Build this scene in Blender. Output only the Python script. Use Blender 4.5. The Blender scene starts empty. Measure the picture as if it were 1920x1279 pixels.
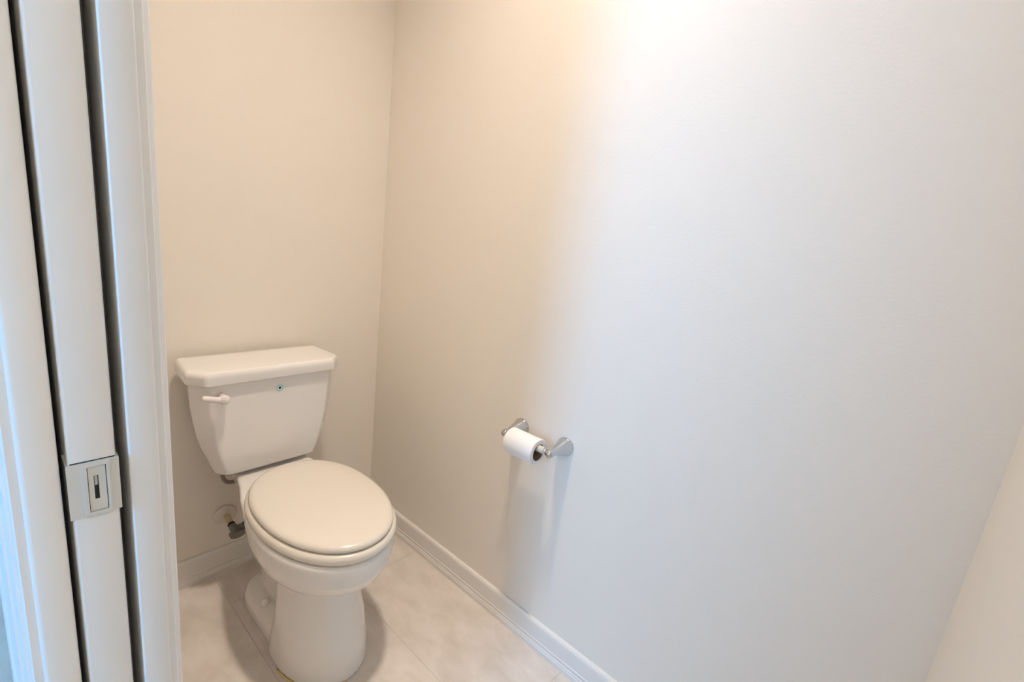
import bpy, bmesh, math, random
from mathutils import Vector, Matrix
R = math.radians
random.seed(4)
S = bpy.context.scene
C = S.collection

# ------------------------------------------------------------------ camera
# Room axes: right wall is x = 0, wall behind the toilet is y = 0, floor is z = 0 (metres).
F_PX, YAW, PITCH, ROLL = 848.6, R(50.4755), R(12.3552), R(6.7465)
EYE = Vector((-1.0022, -1.5097, 1.1862))
fw = Vector((math.sin(YAW) * math.cos(PITCH), math.cos(YAW) * math.cos(PITCH), -math.sin(PITCH)))
rt = Vector((math.cos(YAW), -math.sin(YAW), 0))
up = rt.cross(fw)
rt2 = rt * math.cos(ROLL) + up * math.sin(ROLL)
up2 = up * math.cos(ROLL) - rt * math.sin(ROLL)
cd = bpy.data.cameras.new('camera')
cam = bpy.data.objects.new('camera', cd); C.objects.link(cam)
m = Matrix((rt2, up2, -fw)).transposed().to_4x4(); m.translation = EYE
cam.matrix_world = m
cd.sensor_fit = 'HORIZONTAL'; cd.sensor_width = 36.0; cd.lens = 36.0 * F_PX / 1920.0
cd.clip_start = 0.01
S.camera = cam

# ------------------------------------------------------------------ light
W = bpy.data.worlds.new('overcast_sky'); S.world = W; W.use_nodes = True
bg = W.node_tree.nodes['Background']
bg.inputs[0].default_value = (0.17, 0.51, 1.0, 1); bg.inputs[1].default_value = 34.0   # cool daylight outside the bathroom window
FILL_COL, FILL_POWER = (1.0, 0.885, 0.71), 350.0                                        # added fill light outside the closet, brightens the door jambs
LAMP_COL, LAMP_POWER = (1.0, 0.85, 0.715), 835.0                                        # warm recessed ceiling light
WIN_X, WIN_Y0, WIN_Y1, WIN_Z0, WIN_Z1 = -3.20, -1.55, -0.95, 0.95, 2.10
pl = bpy.data.lights.new('window_portal', 'AREA'); pl.shape = 'RECTANGLE'
pl.size = WIN_Z1 - WIN_Z0; pl.size_y = WIN_Y1 - WIN_Y0; pl.cycles.is_portal = True
po = bpy.data.objects.new('window_portal', pl); C.objects.link(po)
po.location = (WIN_X - 0.03, (WIN_Y0 + WIN_Y1) / 2, (WIN_Z0 + WIN_Z1) / 2); po.rotation_euler = (0, R(-90), 0)
S.view_settings.view_transform = 'Standard'; S.view_settings.look = 'None'
S.view_settings.gamma = 1.0; S.view_settings.use_curve_mapping = False
S.view_settings.exposure = 0.0

# ------------------------------------------------------------------ materials
def mat(name, col, rough=0.5, metal=0.0, coat=0.0, spec=0.5, emit=None):
    M = bpy.data.materials.new(name); M.use_nodes = True
    b = M.node_tree.nodes['Principled BSDF']
    b.inputs['Base Color'].default_value = (*col, 1); b.inputs['Roughness'].default_value = rough
    b.inputs['Metallic'].default_value = metal; b.inputs['Coat Weight'].default_value = coat
    b.inputs['Specular IOR Level'].default_value = spec; b.inputs['Coat Roughness'].default_value = 0.06
    if emit:
        b.inputs['Emission Color'].default_value = (*emit[0], 1); b.inputs['Emission Strength'].default_value = emit[1]
    return M
def nd(M, t, **k):
    n = M.node_tree.nodes.new(t)
    for a, v in k.items(): setattr(n, a, v)
    return n
def bump(M, scale, strength, dist=0.001, detail=3.0, stretch=None, coord='Object'):
    T = M.node_tree; b = T.nodes['Principled BSDF']
    tc = nd(M, 'ShaderNodeTexCoord'); mp = nd(M, 'ShaderNodeMapping')
    if stretch: mp.inputs['Scale'].default_value = stretch
    n = nd(M, 'ShaderNodeTexNoise'); n.inputs['Scale'].default_value = scale; n.inputs['Detail'].default_value = detail
    bp = nd(M, 'ShaderNodeBump'); bp.inputs['Strength'].default_value = strength; bp.inputs['Distance'].default_value = dist
    T.links.new(tc.outputs[coord], mp.inputs[0]); T.links.new(mp.outputs[0], n.inputs[0])
    T.links.new(n.outputs[0], bp.inputs['Height']); T.links.new(bp.outputs[0], b.inputs['Normal'])
def mottled(M, ca, cb, scale, detail=5.0, stretch=(1, 1, 1), lo=0.35, hi=0.65, dist=0.0):
    T = M.node_tree; b = T.nodes['Principled BSDF']
    tc = nd(M, 'ShaderNodeTexCoord'); mp = nd(M, 'ShaderNodeMapping'); mp.inputs['Scale'].default_value = stretch
    n = nd(M, 'ShaderNodeTexNoise'); n.inputs['Scale'].default_value = scale; n.inputs['Detail'].default_value = detail
    n.inputs['Roughness'].default_value = 0.6; n.inputs['Distortion'].default_value = dist
    r = nd(M, 'ShaderNodeValToRGB'); r.color_ramp.elements[0].position = lo; r.color_ramp.elements[1].position = hi
    r.color_ramp.elements[0].color = (*ca, 1); r.color_ramp.elements[1].color = (*cb, 1)
    T.links.new(tc.outputs['Object'], mp.inputs[0]); T.links.new(mp.outputs[0], n.inputs[0])
    T.links.new(n.outputs[0], r.inputs[0]); T.links.new(r.outputs[0], b.inputs['Base Color'])

M_wall = mat('wall_paint', (0.89, 0.835, 0.755), 0.55, spec=0.35); bump(M_wall, 170, 0.22, 0.0012, 2.5)
M_ceil = mat('ceiling_paint', (0.84, 0.83, 0.81), 0.7); bump(M_ceil, 120, 0.3, 0.002)
M_trim = mat('trim_paint', (0.83, 0.83, 0.82), 0.35)
M_base = mat('baseboard_paint', (0.84, 0.815, 0.775), 0.45); bump(M_base, 60, 0.35, 0.0012, 2.0, (1, 1, 1))
M_door = mat('door_paint', (0.80, 0.80, 0.79), 0.38)
M_tile = mat('floor_tile', (0.6, 0.5, 0.42), 0.32)
mottled(M_tile, (0.65, 0.59, 0.53), (0.79, 0.735, 0.68), 11.0, 9.0, (1.5, 0.8, 1), 0.32, 0.68, 0.4)
M_grout = mat('grout', (0.62, 0.55, 0.49), 0.9); bump(M_grout, 300, 0.2)
M_cer = mat('white_vitreous_china', (0.85, 0.83, 0.80), 0.12, coat=0.6)
M_seat = mat('cream_seat_plastic', (0.77, 0.725, 0.65), 0.22, coat=0.3)
M_lev = mat('white_plastic', (0.85, 0.80, 0.78), 0.2, coat=0.3)
M_chrome = mat('chrome', (0.60, 0.61, 0.62), 0.13, 1.0)
M_nick = mat('satin_nickel', (0.62, 0.61, 0.58), 0.38, 1.0)
M_dull = mat('dull_chrome', (0.26, 0.26, 0.245), 0.3, 0.85)
M_latch = mat('white_enamelled_metal', (0.70, 0.70, 0.67), 0.33, 0.25)
M_braid = mat('braided_steel', (0.30, 0.25, 0.20), 0.4, 0.7); bump(M_braid, 900, 0.6, 0.001)
M_gask = mat('grey_rubber_gasket', (0.22, 0.19, 0.16), 0.7)
M_black = mat('black_rubber_and_gap_shade', (0.012, 0.011, 0.01), 0.6)  # valve nuts, and also the painted shade in latch and seat gaps
M_paper = mat('tissue_paper', (0.90, 0.89, 0.885), 0.9, spec=0.1); bump(M_paper, 260, 0.35, 0.001)
M_card = mat('brown_cardboard', (0.30, 0.20, 0.12), 0.85)
M_bar = mat('ivory_plastic_roller', (0.72, 0.66, 0.58), 0.3)
M_pipe = mat('cream_supply_pipe', (0.62, 0.52, 0.33), 0.35)
M_esc = mat('escutcheon_white', (0.78, 0.72, 0.64), 0.35)
M_caulk = mat('yellowed_caulk', (0.72, 0.55, 0.20), 0.5)
M_teal = mat('teal_print', (0.25, 0.62, 0.60), 0.4)
M_stick = mat('white_sticker', (0.85, 0.88, 0.85), 0.4)
M_dark = mat('dark_print', (0.01, 0.03, 0.03), 0.4)
M_stud = mat('raw_pine_stud', (0.25, 0.17, 0.10), 0.8)
M_lamp = mat('light_lens', (0.9, 0.9, 0.9), 0.5, emit=(LAMP_COL, LAMP_POWER))
M_glass = bpy.data.materials.new('window_glass'); M_glass.use_nodes = True
_t = M_glass.node_tree; _t.nodes.clear()
_o = _t.nodes.new('ShaderNodeOutputMaterial'); _m = _t.nodes.new('ShaderNodeMixShader'); _m.inputs[0].default_value = 0.06
_a = _t.nodes.new('ShaderNodeBsdfTransparent'); _g = _t.nodes.new('ShaderNodeBsdfGlossy'); _g.inputs['Roughness'].default_value = 0.02
_t.links.new(_a.outputs[0], _m.inputs[1]); _t.links.new(_g.outputs[0], _m.inputs[2]); _t.links.new(_m.outputs[0], _o.inputs[0])

# ------------------------------------------------------------------ mesh helpers
def obj(name, bm, M, parent=None, smooth=False, angle=None):
    bmesh.ops.recalc_face_normals(bm, faces=bm.faces[:])
    me = bpy.data.meshes.new(name); bm.to_mesh(me); bm.free(); me.materials.append(M)
    if smooth or angle is not None:
        for p in me.polygons: p.use_smooth = True
        if angle is not None: me.set_sharp_from_angle(angle=R(angle))
    o = bpy.data.objects.new(name, me); C.objects.link(o)
    if parent: o.parent = parent
    return o
def tag(o, label, cat=None, group=None, kind=None):
    o['label'] = label
    if cat: o['category'] = cat
    if group: o['group'] = group
    if kind: o['kind'] = kind
    return o
def thing(name, label, cat, loc=(0, 0, 0), group=None):
    o = bpy.data.objects.new(name, None); C.objects.link(o); o.location = loc; o.empty_display_size = 0.05
    return tag(o, label, cat, group)
def box(bm, x0, x1, y0, y1, z0, z1):
    v = [bm.verts.new(p) for p in ((x0,y0,z0),(x1,y0,z0),(x1,y1,z0),(x0,y1,z0),(x0,y0,z1),(x1,y0,z1),(x1,y1,z1),(x0,y1,z1))]
    for f in ((0,1,2,3),(4,5,6,7),(0,1,5,4),(1,2,6,5),(2,3,7,6),(3,0,4,7)): bm.faces.new([v[i] for i in f])
    return bm
def boxes(*bs):
    bm = bmesh.new()
    for b in bs: box(bm, *b)
    return bm
def bevel(bm, w, seg=3, only=None):
    e = [e for e in bm.edges if only is None or only(e)]
    bmesh.ops.bevel(bm, geom=e, offset=w, segments=seg, profile=0.5, affect='EDGES'); return bm
def bbox_bm(b, w=0.003, seg=2): return bevel(boxes(b), w, seg)
def loft(bm, rings, cap0=True, cap1=True, closed=True):
    rv = [[bm.verts.new(p) for p in r] for r in rings]; n = len(rings[0])
    for a, b in zip(rv, rv[1:]):
        for i in range(n if closed else n - 1):
            j = (i + 1) % n; bm.faces.new((a[i], a[j], b[j], b[i]))
    if cap0: bm.faces.new(rv[0])
    if cap1: bm.faces.new(rv[-1])
    return bm
def frame_of(d):
    d = d.normalized(); a = Vector((0, 0, 1)) if abs(d.z) < 0.9 else Vector((1, 0, 0))
    u = d.cross(a).normalized(); return u, d.cross(u).normalized()
def lathe(bm, base, axis, prof, n=32, cap0=True, cap1=True):
    base = Vector(base); axis = Vector(axis).normalized(); u, v = frame_of(axis)
    rings = [[base + axis * h + (u * math.cos(t) + v * math.sin(t)) * max(r, 1e-5) for t in [2 * math.pi * i / n for i in range(n)]] for h, r in prof]
    return loft(bm, rings, cap0, cap1)
def tube(bm, pts, r, n=12):
    pts = [Vector(p) for p in pts]; rings = []; u = None
    for i, p in enumerate(pts):
        d = (pts[min(i + 1, len(pts) - 1)] - pts[max(i - 1, 0)]).normalized()
        if u is None: u, v = frame_of(d)
        else: u = (u - d * u.dot(d)).normalized(); v = d.cross(u)
        rr = r[i] if isinstance(r, (list, tuple)) else r
        rings.append([p + (u * math.cos(t) + v * math.sin(t)) * rr for t in [2 * math.pi * k / n for k in range(n)]])
    return loft(bm, rings)
def spline(pts, n=8):
    P = [Vector(p) for p in pts]; P = [P[0] * 2 - P[1]] + P + [P[-1] * 2 - P[-2]]; out = []
    for i in range(1, len(P) - 2):
        for k in range(n):
            t = k / n; a, b, c, d = P[i-1], P[i], P[i+1], P[i+2]
            out.append(0.5 * ((2*b) + (c-a)*t + (2*a-5*b+4*c-d)*t*t + (3*b-a-3*c+d)*t**3))
    out.append(P[-2]); return out

# ------------------------------------------------------------------ room dimensions
YF = -1.692                      # front wall
XO, XI = -0.9958, -0.8935        # outer and inner face of the door wall
YJ, YS = -0.952, -1.612          # pocket-side and strike-side jamb faces
ZD, ZC = 2.03, 2.74              # door head, ceiling
OX, OY0, OY1 = WIN_X, -3.0, 0.6  # bathroom outside the closet
ST = 'structure'
LX, LY, LH = -0.475, -0.87, 0.072  # closet downlight position and half-size of its ceiling cut-out

# floor: recessed grout bed with every tile its own piece
fl = tag(obj('floor', boxes((XO - 0.03, 0.0, YF, 0.0, -0.05, -0.0012)), M_grout), 'beige marbled tile floor of the toilet closet', kind=ST)
TX = [-1.025, -0.8905, -0.587, -0.2833, 0.0]; G = 0.0008
CUT = {0: [-0.55, -1.16], 1: [-0.55, -1.16], 2: [-0.17, -0.83, -1.49], 3: [-0.345, -1.02]}
for i in range(4):
    ys = [0.0] + CUT[i] + [YF]
    for a, b in zip(ys, ys[1:]):
        bm = bevel(boxes((TX[i] + G, TX[i + 1] - G, b + G, a - G, -0.010, 0.0)), 0.0012, 1)
        obj('tile', bm, M_tile, fl)
fo = tag(obj('floor', boxes((OX, XO - 0.03, OY0, OY1, -0.05, -0.0012)), M_grout), 'tile floor of the bathroom outside the closet door', kind=ST)
for i in range(8):
    x1 = -1.025 - 0.305 * i; x0 = max(x1 - 0.305, OX)
    if x1 - x0 < 0.05: continue
    y = OY1
    off = [0.0, 0.2, 0.4][i % 3]
    ys = [OY1] + [OY1 - 0.2 - off - 0.61 * k for k in range(6) if OY1 - 0.2 - off - 0.61 * k > OY0 + 0.03] + [OY0]
    for a, b in zip(ys, ys[1:]):
        obj('tile', bevel(boxes((x0 + G, x1 - G, b + G, a - G, -0.010, 0.0)), 0.0012, 1), M_tile, fo)

tag(obj('wall_back', boxes((XI, 0.10, 0.0, 0.10, 0, ZC)), M_wall), 'cream painted wall behind the toilet', kind=ST)
tag(obj('wall_right', boxes((0.0, 0.10, YF - 0.1, 0.0, 0, ZC)), M_wall), 'long off-white wall carrying the toilet paper holder', kind=ST)
tag(obj('wall_front', boxes((XO, 0.0, YF - 0.10, YF, 0, ZC)), M_wall), 'off-white wall at the right edge of the photo', kind=ST)
PK = -0.22                       # pocket ends here
tag(obj('wall_left', boxes((XO, -0.970, YJ + 0.018, PK, 0, ZD), (-0.919, XI, YJ + 0.070, PK, 0, ZD), (XO, XI, PK, 0.10, 0, ZD),
    (XO, XI, YF, 0.10, ZD, ZC), (XO, XI, YF, YS - 0.018, 0, ZD)), M_wall), 'door wall with the pocket for the sliding door', kind=ST)
tag(obj('ceiling', boxes((OX - 0.1, LX - LH, OY0 - 0.1, OY1 + 0.1, ZC, ZC + 0.12), (LX + LH, 0.1, OY0 - 0.1, OY1 + 0.1, ZC, ZC + 0.12),
    (LX - LH, LX + LH, OY0 - 0.1, LY - LH, ZC, ZC + 0.12), (LX - LH, LX + LH, LY + LH, OY1 + 0.1, ZC, ZC + 0.12), (LX - LH, LX + LH, LY - LH, LY + LH, ZC + 0.11, ZC + 0.12)), M_ceil), 'flat white ceiling above the closet', kind=ST)
tag(obj('wall_outer_back', boxes((OX, XI, OY1, OY1 + 0.1, 0, ZC)), M_wall), 'bathroom wall outside the closet, beyond the pocket door', kind=ST)
tag(obj('wall_outer_side', boxes((XO, XO + 0.1, 0.10, OY1, 0, ZC), (XO, XO + 0.1, OY0, YF - 0.10, 0, ZC)), M_wall), 'bathroom wall continuing beside the closet', kind=ST)
tag(obj('wall_outer_front', boxes((OX, XO + 0.1, OY0 - 0.1, OY0, 0, ZC)), M_wall), 'bathroom wall behind the photographer', kind=ST)
tag(obj('wall_window', boxes((OX - 0.1, OX, OY0 - 0.1, WIN_Y0, 0, ZC), (OX - 0.1, OX, WIN_Y1, OY1 + 0.1, 0, ZC),
    (OX - 0.1, OX, WIN_Y0, WIN_Y1, 0, WIN_Z0), (OX - 0.1, OX, WIN_Y0, WIN_Y1, WIN_Z1, ZC)), M_wall), 'bathroom wall with the daylight window', kind=ST)
tag(obj('wall_daylight_blocker', boxes((-1.95, -1.85, OY0, -1.33, 0, ZC)), M_wall), 'unseen wall added outside the closet to block window light', kind=ST)  # added to keep daylight off the right end of the long wall
wf = 0.04
wn = tag(obj('window_1', boxes((OX - 0.09, OX - 0.04, WIN_Y0, WIN_Y0 + wf, WIN_Z0, WIN_Z1), (OX - 0.09, OX - 0.04, WIN_Y1 - wf, WIN_Y1, WIN_Z0, WIN_Z1),
    (OX - 0.09, OX - 0.04, WIN_Y0 + wf, WIN_Y1 - wf, WIN_Z0, WIN_Z0 + wf), (OX - 0.09, OX - 0.04, WIN_Y0 + wf, WIN_Y1 - wf, WIN_Z1 - wf, WIN_Z1)), M_trim),
    'white framed bathroom window outside the closet', kind=ST)
obj('pane', boxes((OX - 0.068, OX - 0.064, WIN_Y0 + wf, WIN_Y1 - wf, WIN_Z0 + wf, WIN_Z1 - wf)), M_glass, wn)

# baseboards: extruded moulding profile (out from wall, height)
BH = 0.0889
BP = [(0, 0), (0.0165, 0), (0.0165, 0.0135), (0.0148, 0.0165), (0.0148, 0.0205), (0.0128, 0.0225), (0.0128, 0.0285), (0.0138, 0.0300), (0.0138, 0.0330),
      (0.0122, 0.0350), (0.0118, 0.0740), (0.0112, 0.0810), (0.0090, 0.0862), (0.0060, BH), (0, BH)]
def baseboard(name, p0, p1, nrm, label):
    p0, p1, nrm = Vector(p0), Vector(p1), Vector(nrm)
    rings = [[p + nrm * a + Vector((0, 0, h)) for a, h in BP] for p in (p0, p1)]
    return tag(obj(name, loft(bmesh.new(), rings), M_base), label, kind=ST)
baseboard('baseboard_right', (0, 0, 0), (0, YF, 0), (-1, 0, 0), 'white moulded baseboard along the wall with the paper holder')
baseboard('baseboard_back', (XI, 0, 0), (-0.0165, 0, 0), (0, -1, 0), 'white moulded baseboard behind the toilet')
baseboard('baseboard_front', (XI + 0.02, YF, 0), (-0.0165, YF, 0), (0, 1, 0), 'white moulded baseboard along the front wall')
baseboard('baseboard_outer', (XO, YJ + 0.09, 0), (XO, OY1, 0), (-1, 0, 0), 'white baseboard outside the closet beside the door casing')

# split jambs of the pocket, strike jamb and head
vert = lambda e: abs(e.verts[0].co.z - e.verts[1].co.z) > 0.5
tag(obj('trim_1', bevel(boxes((XO, -0.9695, YJ, YJ + 0.018, 0, ZD)), 0.004, 3, vert), M_trim, angle=40), 'white split jamb nearest the camera, left of the pocket door', kind=ST)
tag(obj('trim_2', bevel(boxes((-0.9190, XI, YJ, YJ + 0.070, 0, ZD)), 0.0022, 3, vert), M_trim, angle=40), 'white split jamb on the toilet side of the pocket door', kind=ST)
tag(obj('trim_3', bevel(boxes((XO, XI, YS - 0.018, YS, 0, ZD)), 0.003, 2, vert), M_trim, angle=40), 'white strike jamb opposite the pocket door', kind=ST)
tag(obj('trim_4', boxes((XO, XI, YS, YJ, ZD - 0.018, ZD)), M_trim), 'white head jamb over the doorway', kind=ST)
# casings: profile (distance from opening, thickness)
CP = [(0, 0), (0, 0.0062), (0.0015, 0.0078), (0.007, 0.0085), (0.0095, 0.0088), (0.0105, 0.0108), (0.015, 0.0118), (0.019, 0.0128), (0.0215, 0.0133), (0.0225, 0.0152),
      (0.030, 0.0165), (0.038, 0.0185), (0.040, 0.0200), (0.047, 0.0212), (0.054, 0.0205), (0.057, 0.0180), (0.057, 0)]
def casing(name, wallx, sx, y0, sy, label):
    rings = [[Vector((wallx + sx * t, y0 + sy * d, z)) for d, t in CP] for z in (0, ZD + 0.06)]
    return tag(obj(name, loft(bmesh.new(), rings), M_trim), label, kind=ST)
casing('trim_5', XI, 1, YJ + 0.005, 1, 'white moulded casing on the toilet side of the doorway')
casing('trim_6', XO, -1, YJ + 0.005, 1, 'bluish-lit moulded casing at the far left edge of the photo')
casing('trim_7', XI, 1, YS - 0.005, -1, 'white casing beside the strike jamb inside the closet')
casing('trim_8', XO, -1, YS - 0.005, -1, 'white casing beside the strike jamb outside the closet')
for nm, wx, sx, lb in (('trim_9', XI, 1, 'white head casing inside the closet'), ('trim_10', XO, -1, 'white head casing outside the closet')):
    rings = [[Vector((wx + sx * t, y, ZD - 0.012 + d)) for d, t in CP] for y in (YS - 0.005 + 0.0, YJ + 0.005)]
    tag(obj(nm, loft(bmesh.new(), rings), M_trim), lb, kind=ST)

# ------------------------------------------------------------------ pocket door with edge latch
DX0, DX1, DY = -0.9640, -0.9285, YJ + 0.0005
LZ0, LZ1 = 0.8720, 0.9300
dr = tag(obj('door_1', bevel(boxes((DX0, DX1, DY, -0.235, 0.012, ZD - 0.02)), 0.003, 3, vert), M_door, angle=40), 'white pocket door slid back into the wall, its edge showing a latch', kind=ST)
lat = obj('latch_plate', bevel(boxes((DX0 - 0.0016, DX1 + 0.0016, DY - 0.0016, DY + 0.028, LZ0, LZ1)), 0.0022, 3, vert), M_latch, dr, angle=40)
lat['label'] = 'pale metal edge latch wrapped around the door edge'
y = DY - 0.0016
# raised rectangular face with a recessed surround
fx0, fx1 = -0.9540, -0.9346
obj('face_frame', boxes((fx0, fx0 + 0.0026, y - 0.0026, y + 0.001, LZ0 + 0.0012, LZ1 - 0.0012), (fx1 - 0.0026, fx1, y - 0.0026, y + 0.001, LZ0 + 0.0012, LZ1 - 0.0012),
    (fx0 + 0.0026, fx1 - 0.0026, y - 0.0026, y + 0.001, LZ0 + 0.0012, LZ0 + 0.0046), (fx0 + 0.0026, fx1 - 0.0026, y - 0.0026, y + 0.001, LZ1 - 0.0046, LZ1 - 0.0012)), M_latch, lat)
obj('shadow_joint', boxes((fx0 + 0.0026, fx1 - 0.0026, y - 0.0003, y + 0.001, LZ0 + 0.0046, LZ1 - 0.0046)), M_black, lat)  # black sheet paints the shade in the joint and slot
fa = 0.0006
sx0, sx1, sz0, sz1 = -0.9468, -0.9433, 0.8895, 0.9152
ix0, ix1, iz0, iz1 = fx0 + 0.0026 + fa, fx1 - 0.0026 - fa, LZ0 + 0.0046 + fa, LZ1 - 0.0046 - fa
obj('faceplate', boxes((ix0, sx0, y - 0.0014, y + 0.001, iz0, iz1), (sx1, ix1, y - 0.0014, y + 0.001, iz0, iz1),
    (sx0, sx1, y - 0.0014, y + 0.001, iz0, sz0), (sx0, sx1, y - 0.0014, y + 0.001, sz1, iz1)), M_latch, lat)
obj('pull_lever', bevel(boxes((sx0 + 0.0004, sx1 - 0.0006, y - 0.0012, y + 0.001, 0.9045, 0.9150)), 0.0004, 1), M_nick, lat)
obj('top_joint', boxes((DX0 + 0.0015, DX1 - 0.0012, DY - 0.0004, DY + 0.002, LZ1, LZ1 + 0.0010)), M_black, lat)

# ------------------------------------------------------------------ recessed ceiling light
lt = thing('recessed_light', 'round recessed ceiling light above the toilet closet', 'light', (LX, LY, ZC))
bm = bmesh.new(); lathe(bm, (0, 0, 0), (0, 0, -1), [(0, 0.068), (0, 0.112), (0.003, 0.110), (0.006, 0.076), (0.004, 0.068)], 40, False, False); obj('trim_ring', bm, M_trim, lt, True)
bm = bmesh.new(); lathe(bm, (0, 0, 0), (0, 0, 1), [(-0.004, 0.069), (0.095, 0.069), (0.100, 0.0)], 40, False, False); obj('can', bm, M_trim, lt, True)
bm = bmesh.new(); lathe(bm, (0, 0, 0.093), (0, 0, -1), [(0.0005, 0.066), (0.004, 0.065), (0.006, 0.045), (0.007, 0.0)], 40); obj('lens', bm, M_lamp, lt, True)
# unseen fill light added outside the closet for the jambs, shaped as a downlight
M_fill = mat('fill_light_lens', (0.9, 0.9, 0.9), 0.5, emit=(FILL_COL, FILL_POWER))
lt_fill = thing('recessed_light', 'added fill light outside the closet, shaped as a round recessed light', 'light', (-1.15, -2.45, ZC))
bm = bmesh.new(); lathe(bm, (0, 0, 0), (0, 0, -1), [(0, 0.066), (0, 0.092), (0.004, 0.090), (0.007, 0.072), (0.005, 0.066)], 40, False, False); obj('trim_ring', bm, M_trim, lt_fill, True)
bm = bmesh.new(); lathe(bm, (0, 0, 0), (0, 0, -1), [(0.0005, 0.066), (0.004, 0.065), (0.006, 0.045), (0.007, 0.0)], 40); obj('lens', bm, M_fill, lt_fill, True)

# ------------------------------------------------------------------ toilet
XT = -0.456
toilet = thing('toilet', 'white two-piece toilet with a closed cream seat lid against the back wall', 'toilet', (XT, 0, 0))
def oval(a, vb, vf, z, vc=None, n=56, ef=2.0, eb=2.3):
    """plan outline: half-width a, back at vb, front at vf (distances from the wall), widest at vc"""
    vc = vb + (vf - vb) * 0.45 if vc is None else vc; out = []
    for i in range(n):
        t = 2 * math.pi * i / n; s, c = math.sin(t), math.cos(t)
        e = ef if c >= 0 else eb; L = (vf - vc) if c >= 0 else (vc - vb)
        out.append(Vector((a * math.copysign(abs(s) ** (2 / e), s), -(vc + L * math.copysign(abs(c) ** (2 / e), c)), z)))
    return out
def evaluated(o):
    dg = bpy.context.evaluated_depsgraph_get(); me = bpy.data.meshes.new_from_object(o.evaluated_get(dg))
    o.modifiers.clear(); o.data = me
    for p in me.polygons: p.use_smooth = True
# china bowl: fused from bowl, front column, foot, trapway and deck
bm = bmesh.new()
loft(bm, [oval(a, vb, vf, z, vc) for z, a, vb, vf, vc in (
    (0.225, 0.088, 0.33, 0.565, 0.45), (0.252, 0.098, 0.31, 0.588, 0.45), (0.275, 0.116, 0.28, 0.625, 0.45), (0.298, 0.136, 0.25, 0.660, 0.455),
    (0.320, 0.152, 0.235, 0.686, 0.46), (0.350, 0.161, 0.225, 0.701, 0.465), (0.382, 0.165, 0.22, 0.707, 0.47), (0.404, 0.165, 0.22, 0.707, 0.47), (0.412, 0.161, 0.222, 0.703, 0.47))])
loft(bm, [oval(a, vb, vf, z, vc, ef=1.98, eb=5.0) for z, a, vb, vf, vc in (
    (0.000, 0.121, 0.39, 0.636, 0.47), (0.05, 0.118, 0.395, 0.628, 0.47), (0.12, 0.110, 0.40, 0.606, 0.48), (0.18, 0.102, 0.40, 0.594, 0.47), (0.24, 0.098, 0.39, 0.588, 0.46), (0.285, 0.112, 0.37, 0.60, 0.455))])
loft(bm, [oval(a, vb, vf, z, 0.25, eb=2.6, ef=6) for z, a, vb, vf in ((0.0, 0.107, 0.131, 0.50), (0.030, 0.106, 0.133, 0.50), (0.046, 0.099, 0.140, 0.50), (0.062, 0.066, 0.175, 0.50))])
loft(bm, [oval(a, vb, vf, z, 0.3, eb=3.5, ef=4) for z, a, vb, vf in ((0.02, 0.055, 0.16, 0.48), (0.12, 0.053, 0.14, 0.48), (0.25, 0.058, 0.11, 0.48), (0.32, 0.082, 0.085, 0.48), (0.37, 0.098, 0.07, 0.46), (0.395, 0.10, 0.065, 0.46))])
def deckring(z, s):
    pts = [(0.098, 0.060), (0.104, 0.150), (0.118, 0.220), (0.140, 0.290), (0.152, 0.345), (0.150, 0.38)]
    R_ = [Vector(((u + s), -(v - s if v < 0.1 else v), z)) for u, v in pts]
    return R_ + [Vector((-p.x, p.y, p.z)) for p in reversed(R_)]
loft(bm, [deckring(0.350, -0.030), deckring(0.378, -0.006), deckring(0.392, 0.0), deckring(0.421, 0.0), deckring(0.424, -0.003)])
bowl = obj('bowl', bm, M_cer, toilet)
md = bowl.modifiers.new('fuse', 'REMESH'); md.mode = 'VOXEL'; md.voxel_size = 0.0042; md.use_smooth_shade = True
ms = bowl.modifiers.new('soften', 'SMOOTH'); ms.factor = 0.5; ms.iterations = 7
bpy.context.view_layer.update(); evaluated(bowl)
# seat ring and lid
def slab(rings): return loft(bmesh.new(), rings)
def seat_oval(g, z): return [p + Vector((0.0025, 0, 0)) for p in oval(0.154 + g, 0.230 - g, 0.697 + g, z, 0.455, n=72, ef=2.05, eb=2.25)]
obj('seat', slab([seat_oval(-0.004, 0.4125), seat_oval(0.006, 0.4135), seat_oval(0.0105, 0.419), seat_oval(0.0115, 0.427), seat_oval(0.0095, 0.4345), seat_oval(0.004, 0.4385), seat_oval(-0.006, 0.4395), seat_oval(-0.02, 0.4395)]), M_seat, toilet, angle=50)
obj('seat_gap_shade', slab([seat_oval(-0.006, 0.4390), seat_oval(-0.006, 0.4420)]), M_black, toilet)['label'] = 'black band painting the shade between seat and lid'  # solid black slab, shade of the gap put in as colour
obj('seat_lid', slab([seat_oval(-0.012, 0.4412), seat_oval(-0.001, 0.4415), seat_oval(0.0022, 0.4455), seat_oval(0.0018, 0.451), seat_oval(-0.003, 0.4565), seat_oval(-0.012, 0.4588), seat_oval(-0.045, 0.4602), seat_oval(-0.1, 0.4606)]), M_seat, toilet, angle=50)['label'] = 'closed cream oval lid'
for s in (-1, 1):
    bm = bmesh.new(); lathe(bm, (s * 0.07, -0.250, 0.4235), (0, 0, 1), [(0, 0.014), (0.008, 0.014), (0.012, 0.010), (0.013, 0.0)], 20); obj('hinge', bm, M_seat, toilet, True)
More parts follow.
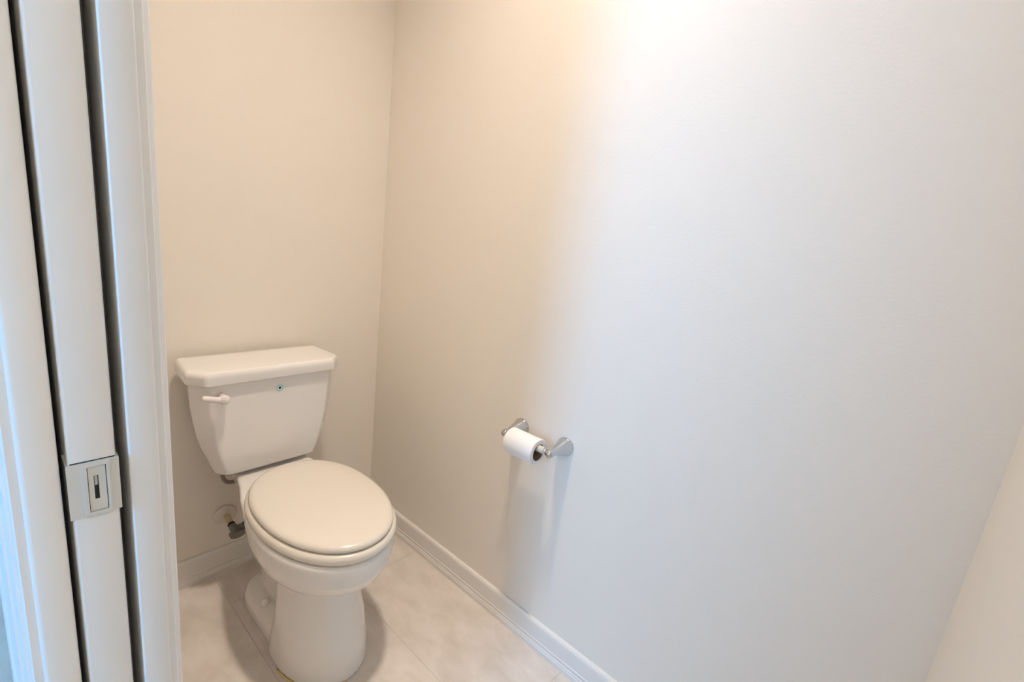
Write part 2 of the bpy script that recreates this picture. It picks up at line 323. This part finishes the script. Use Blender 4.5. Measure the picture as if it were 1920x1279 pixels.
# tank: faceted plan tapering downwards
def plan(pts, z, k=3):
    """mirrored polygon of (u, v) corners with rounded corners"""
    P = [Vector((u, -v, z)) for u, v in pts] + [Vector((-u, -v, z)) for u, v in reversed(pts)]
    out = []; n = len(P)
    for i in range(n):
        a, b, c = P[i - 1], P[i], P[(i + 1) % n]; r = min(0.008, (a - b).length * 0.3, (c - b).length * 0.3)
        p = b + (a - b).normalized() * r; q = b + (c - b).normalized() * r
        for j in range(k + 1):
            t = j / k; out.append(p * (1 - t) ** 2 + b * 2 * t * (1 - t) + q * t * t)
    return out
TK = [(0.437, 0.095, 0.142, 0.118, 0.176), (0.445, 0.103, 0.149, 0.125, 0.182), (0.470, 0.118, 0.158, 0.133, 0.187), (0.500, 0.134, 0.168, 0.140, 0.189), (0.535, 0.150, 0.181, 0.148, 0.190),
      (0.570, 0.160, 0.189, 0.154, 0.1905), (0.610, 0.170, 0.195, 0.159, 0.191), (0.660, 0.177, 0.200, 0.164, 0.192), (0.726, 0.182, 0.203, 0.168, 0.193)]
TU = -0.011                      # tank sits a touch left of the bowl
def wn(o):
    w = o.modifiers.new('face_weighted', 'WEIGHTED_NORMAL'); w.keep_sharp = True; w.weight = 80; return o
def shift(o): o.location.x = TU; return o
tank = shift(wn(obj('tank', loft(bmesh.new(), [plan([(b, 0.035), (w, 0.148), (f, v)], z) for z, b, w, f, v in TK]), M_cer, toilet, angle=60)))
def lidp(g, z): return plan([(0.199 + g, 0.022 - g * 0.5), (0.2085 + g, 0.160 + g * 0.4), (0.174 + g * 0.6, 0.203 + g)], z, 4)
shift(wn(obj('tank_lid', loft(bmesh.new(), [lidp(-0.012, 0.722), lidp(0.0, 0.7225), lidp(0.003, 0.725), lidp(0.003, 0.745), lidp(0.0015, 0.7515), lidp(-0.0015, 0.7560), lidp(-0.005, 0.7585), lidp(-0.009, 0.7595), lidp(-0.05, 0.7600)]), M_cer, toilet, angle=60)))
shift(obj('tank_gasket', boxes((-0.07, 0.07, -0.135, -0.06, 0.4225, 0.4385)), M_gask, toilet))
# flush lever on the front left of the tank
lv = bmesh.new()
tube(lv, spline([(-0.138, -0.2165, 0.688), (-0.150, -0.2175, 0.6885), (-0.166, -0.216, 0.6925), (-0.180, -0.2135, 0.696), (-0.188, -0.212, 0.697)], 5), [0.0125, 0.0122, 0.0115, 0.0108, 0.0100] + [0.0092, 0.0086, 0.0082, 0.0080, 0.0079] + [0.0078, 0.0078, 0.0078, 0.0078, 0.0078] + [0.0078, 0.0077, 0.0076, 0.0073, 0.0068, 0.005], 16)
lathe(lv, (-0.138, -0.190, 0.688), (0, -1, 0), [(0, 0.011), (0.020, 0.011), (0.034, 0.0125), (0.038, 0.010), (0.039, 0.0)], 20)
shift(obj('flush_lever', lv, M_lev, toilet, True))['label'] = 'white flush lever'
# small round maker's emblem
em = bmesh.new(); lathe(em, (0.003, -0.1925, 0.687), (0, -1, 0), [(0, 0.0105), (0.0012, 0.0105), (0.0012, 0.0)], 28); e1 = obj('emblem', em, M_stick, toilet)
e1['label'] = 'small round teal and white emblem'
em = bmesh.new(); lathe(em, (0.003, -0.1936, 0.687), (0, -1, 0), [(0, 0.0096), (0.0006, 0.0096), (0.0006, 0.0070), (0, 0.0070)], 28, False, False); obj('emblem_ring', em, M_teal, e1)
em = bmesh.new(); lathe(em, (0.003, -0.1936, 0.687), (0, -1, 0), [(0, 0.0038), (0.0006, 0.0038), (0.0006, 0.0)], 20); obj('emblem_dot', em, M_dark, e1)
# bolt caps and caulk
for s in (-1, 1):
    bm = bmesh.new(); lathe(bm, (s * 0.078, -0.297, 0.045), (0, 0, 1), [(0, 0.0125), (0.016, 0.0125), (0.022, 0.0105), (0.026, 0.006), (0.027, 0.0)], 20); obj('bolt_cap', bm, M_cer, toilet, True)
ring = oval(0.1225, 0.39, 0.6375, 0.002, 0.47, n=96, ef=1.98, eb=5.0)
seg = [p for p in ring if p.x < 0.0 and p.y < -0.47]; seg.sort(key=lambda p: p.x)
obj('caulk_bead', tube(bmesh.new(), seg, [0.0016 + 0.0012 * abs(math.sin(i * 1.7)) for i in range(len(seg))], 8), M_caulk, toilet, True)['label'] = 'yellowed caulk bead at the base'

# ------------------------------------------------------------------ shut-off valve and supply hose
vx, vz = -0.545, 0.205
va = thing('shutoff_valve', 'dull metal water shut-off valve on the wall left of the toilet', 'valve', (vx, 0, vz))
bm = bmesh.new(); lathe(bm, (0, -0.001, 0), (0, -1, 0), [(0, 0.034), (0.003, 0.034), (0.007, 0.029), (0.010, 0.018), (0.011, 0.009)], 36); obj('escutcheon', bm, M_esc, va, True)
bm = bmesh.new(); lathe(bm, (0, -0.002, 0), (0, -1, 0), [(0, 0.0088), (0.066, 0.0088)], 20); obj('stub_pipe', bm, M_pipe, va, True)
bm = bmesh.new(); lathe(bm, (0, -0.058, 0), (0, -1, 0), [(0, 0.0115), (0.010, 0.0115)], 6); obj('compression_nut', bm, M_black, va)
bm = bmesh.new(); lathe(bm, (0, -0.068, 0), (0, -1, 0), [(0, 0.010), (0.004, 0.0125), (0.030, 0.0125), (0.034, 0.010)], 20)
lathe(bm, (0, -0.084, 0), (1, 0, 0), [(0, 0.010), (0.030, 0.010)], 18); obj('body', bm, M_dull, va, angle=40)
bm = bmesh.new(); lathe(bm, (0.026, -0.084, 0), (1, 0, 0), [(0, 0.0125), (0.011, 0.0125)], 6); obj('outlet_nut', bm, M_black, va)
bm = bmesh.new()
rings = [[Vector((0.022 * math.cos(t), -h, 0.013 * math.sin(t))) for t in [2 * math.pi * i / 28 for i in range(28)]] for h in (0.102, 0.105, 0.113, 0.116)]
loft(bm, rings); obj('handle', bm, M_dull, va, angle=40)
va.rotation_euler.x = R(7)
hs = bmesh.new()
tube(hs, spline([(-0.580, -0.100, 0.4355), (-0.580, -0.100, 0.410), (-0.575, -0.096, 0.386), (-0.561, -0.086, 0.366), (-0.539, -0.068, 0.352), (-0.514, -0.046, 0.335), (-0.494, -0.036, 0.30), (-0.488, -0.038, 0.26), (-0.493, -0.060, 0.23), (-0.500, -0.085, 0.206)], 6), 0.0060, 12)
tag(obj('supply_hose', hs, M_braid, None, True), 'braided water supply hose curving under the tank', 'hose')

# ------------------------------------------------------------------ toilet paper holder and roll
PZ, PY1, PY2, PX = 0.6586, -0.7591, -0.9154, -0.072
th = thing('toilet_paper_holder', 'chrome two-post toilet paper holder on the long wall', 'paper holder', (0, (PY1 + PY2) / 2, PZ))
hy = (PY1 - PY2) / 2
for s in (1, -1):
    bm = bmesh.new()
    lathe(bm, (-0.0005, s * hy, 0), (-1, 0, 0), [(0, 0.0265), (0.004, 0.0265), (0.006, 0.0250), (0.008, 0.0238), (0.0105, 0.0240), (0.014, 0.0228), (0.022, 0.0205), (0.030, 0.0178), (0.040, 0.0146), (0.050, 0.0120), (0.058, 0.0106), (0.064, 0.0108), (0.070, 0.0114), (0.076, 0.0110), (0.081, 0.0085), (0.0835, 0.0045), (0.0842, 0.0)], 36)
    po_ = obj('post', bm, M_chrome, th, angle=45)
    bm = bmesh.new(); lathe(bm, (PX, s * (hy - 0.013), 0), (0, s, 0), [(0, 0.0078), (0.004, 0.0095), (0.018, 0.0098), (0.0222, 0.0075), (0.0228, 0.003)], 24); obj('socket', bm, M_chrome, po_, angle=45)
bm = bmesh.new(); L = hy - 0.012
lathe(bm, (PX, -L, 0), (0, 1, 0), [(0, 0.0055), (0.006, 0.0055), (0.0075, 0.0094), (L - 0.002, 0.0094), (L, 0.0078), (2 * L - 0.0075, 0.0078), (2 * L - 0.006, 0.0055), (2 * L, 0.0055)], 24)
obj('roller', bm, M_bar, th, angle=40)['label'] = 'ivory spring roller through the roll'
RR, RC = 0.0362, 0.0222
rz = PZ + 0.0092 - RC + 0.0006
RY0, RY1 = -0.878, -0.780
rl = thing('toilet_paper_roll', 'partly used white toilet paper roll on the holder', 'paper roll', (PX, (RY0 + RY1) / 2, rz))
h = (RY1 - RY0) / 2
bm = bmesh.new(); lathe(bm, (0, -h, 0), (0, 1, 0), [(0, RC + 0.0012), (-0.0, RR - 0.0015), (0.0015, RR), (2 * h - 0.0015, RR), (2 * h, RR - 0.0015), (2 * h, RC + 0.0012), (0, RC + 0.0012)], 56, False, False); obj('paper', bm, M_paper, rl, angle=40)
bm = bmesh.new(); lathe(bm, (0, -h - 0.0006, 0), (0, 1, 0), [(0, RC), (0, RC + 0.0012), (2 * h + 0.0012, RC + 0.0012), (2 * h + 0.0012, RC), (0, RC)], 48, False, False); obj('cardboard_core', bm, M_card, rl, angle=40)
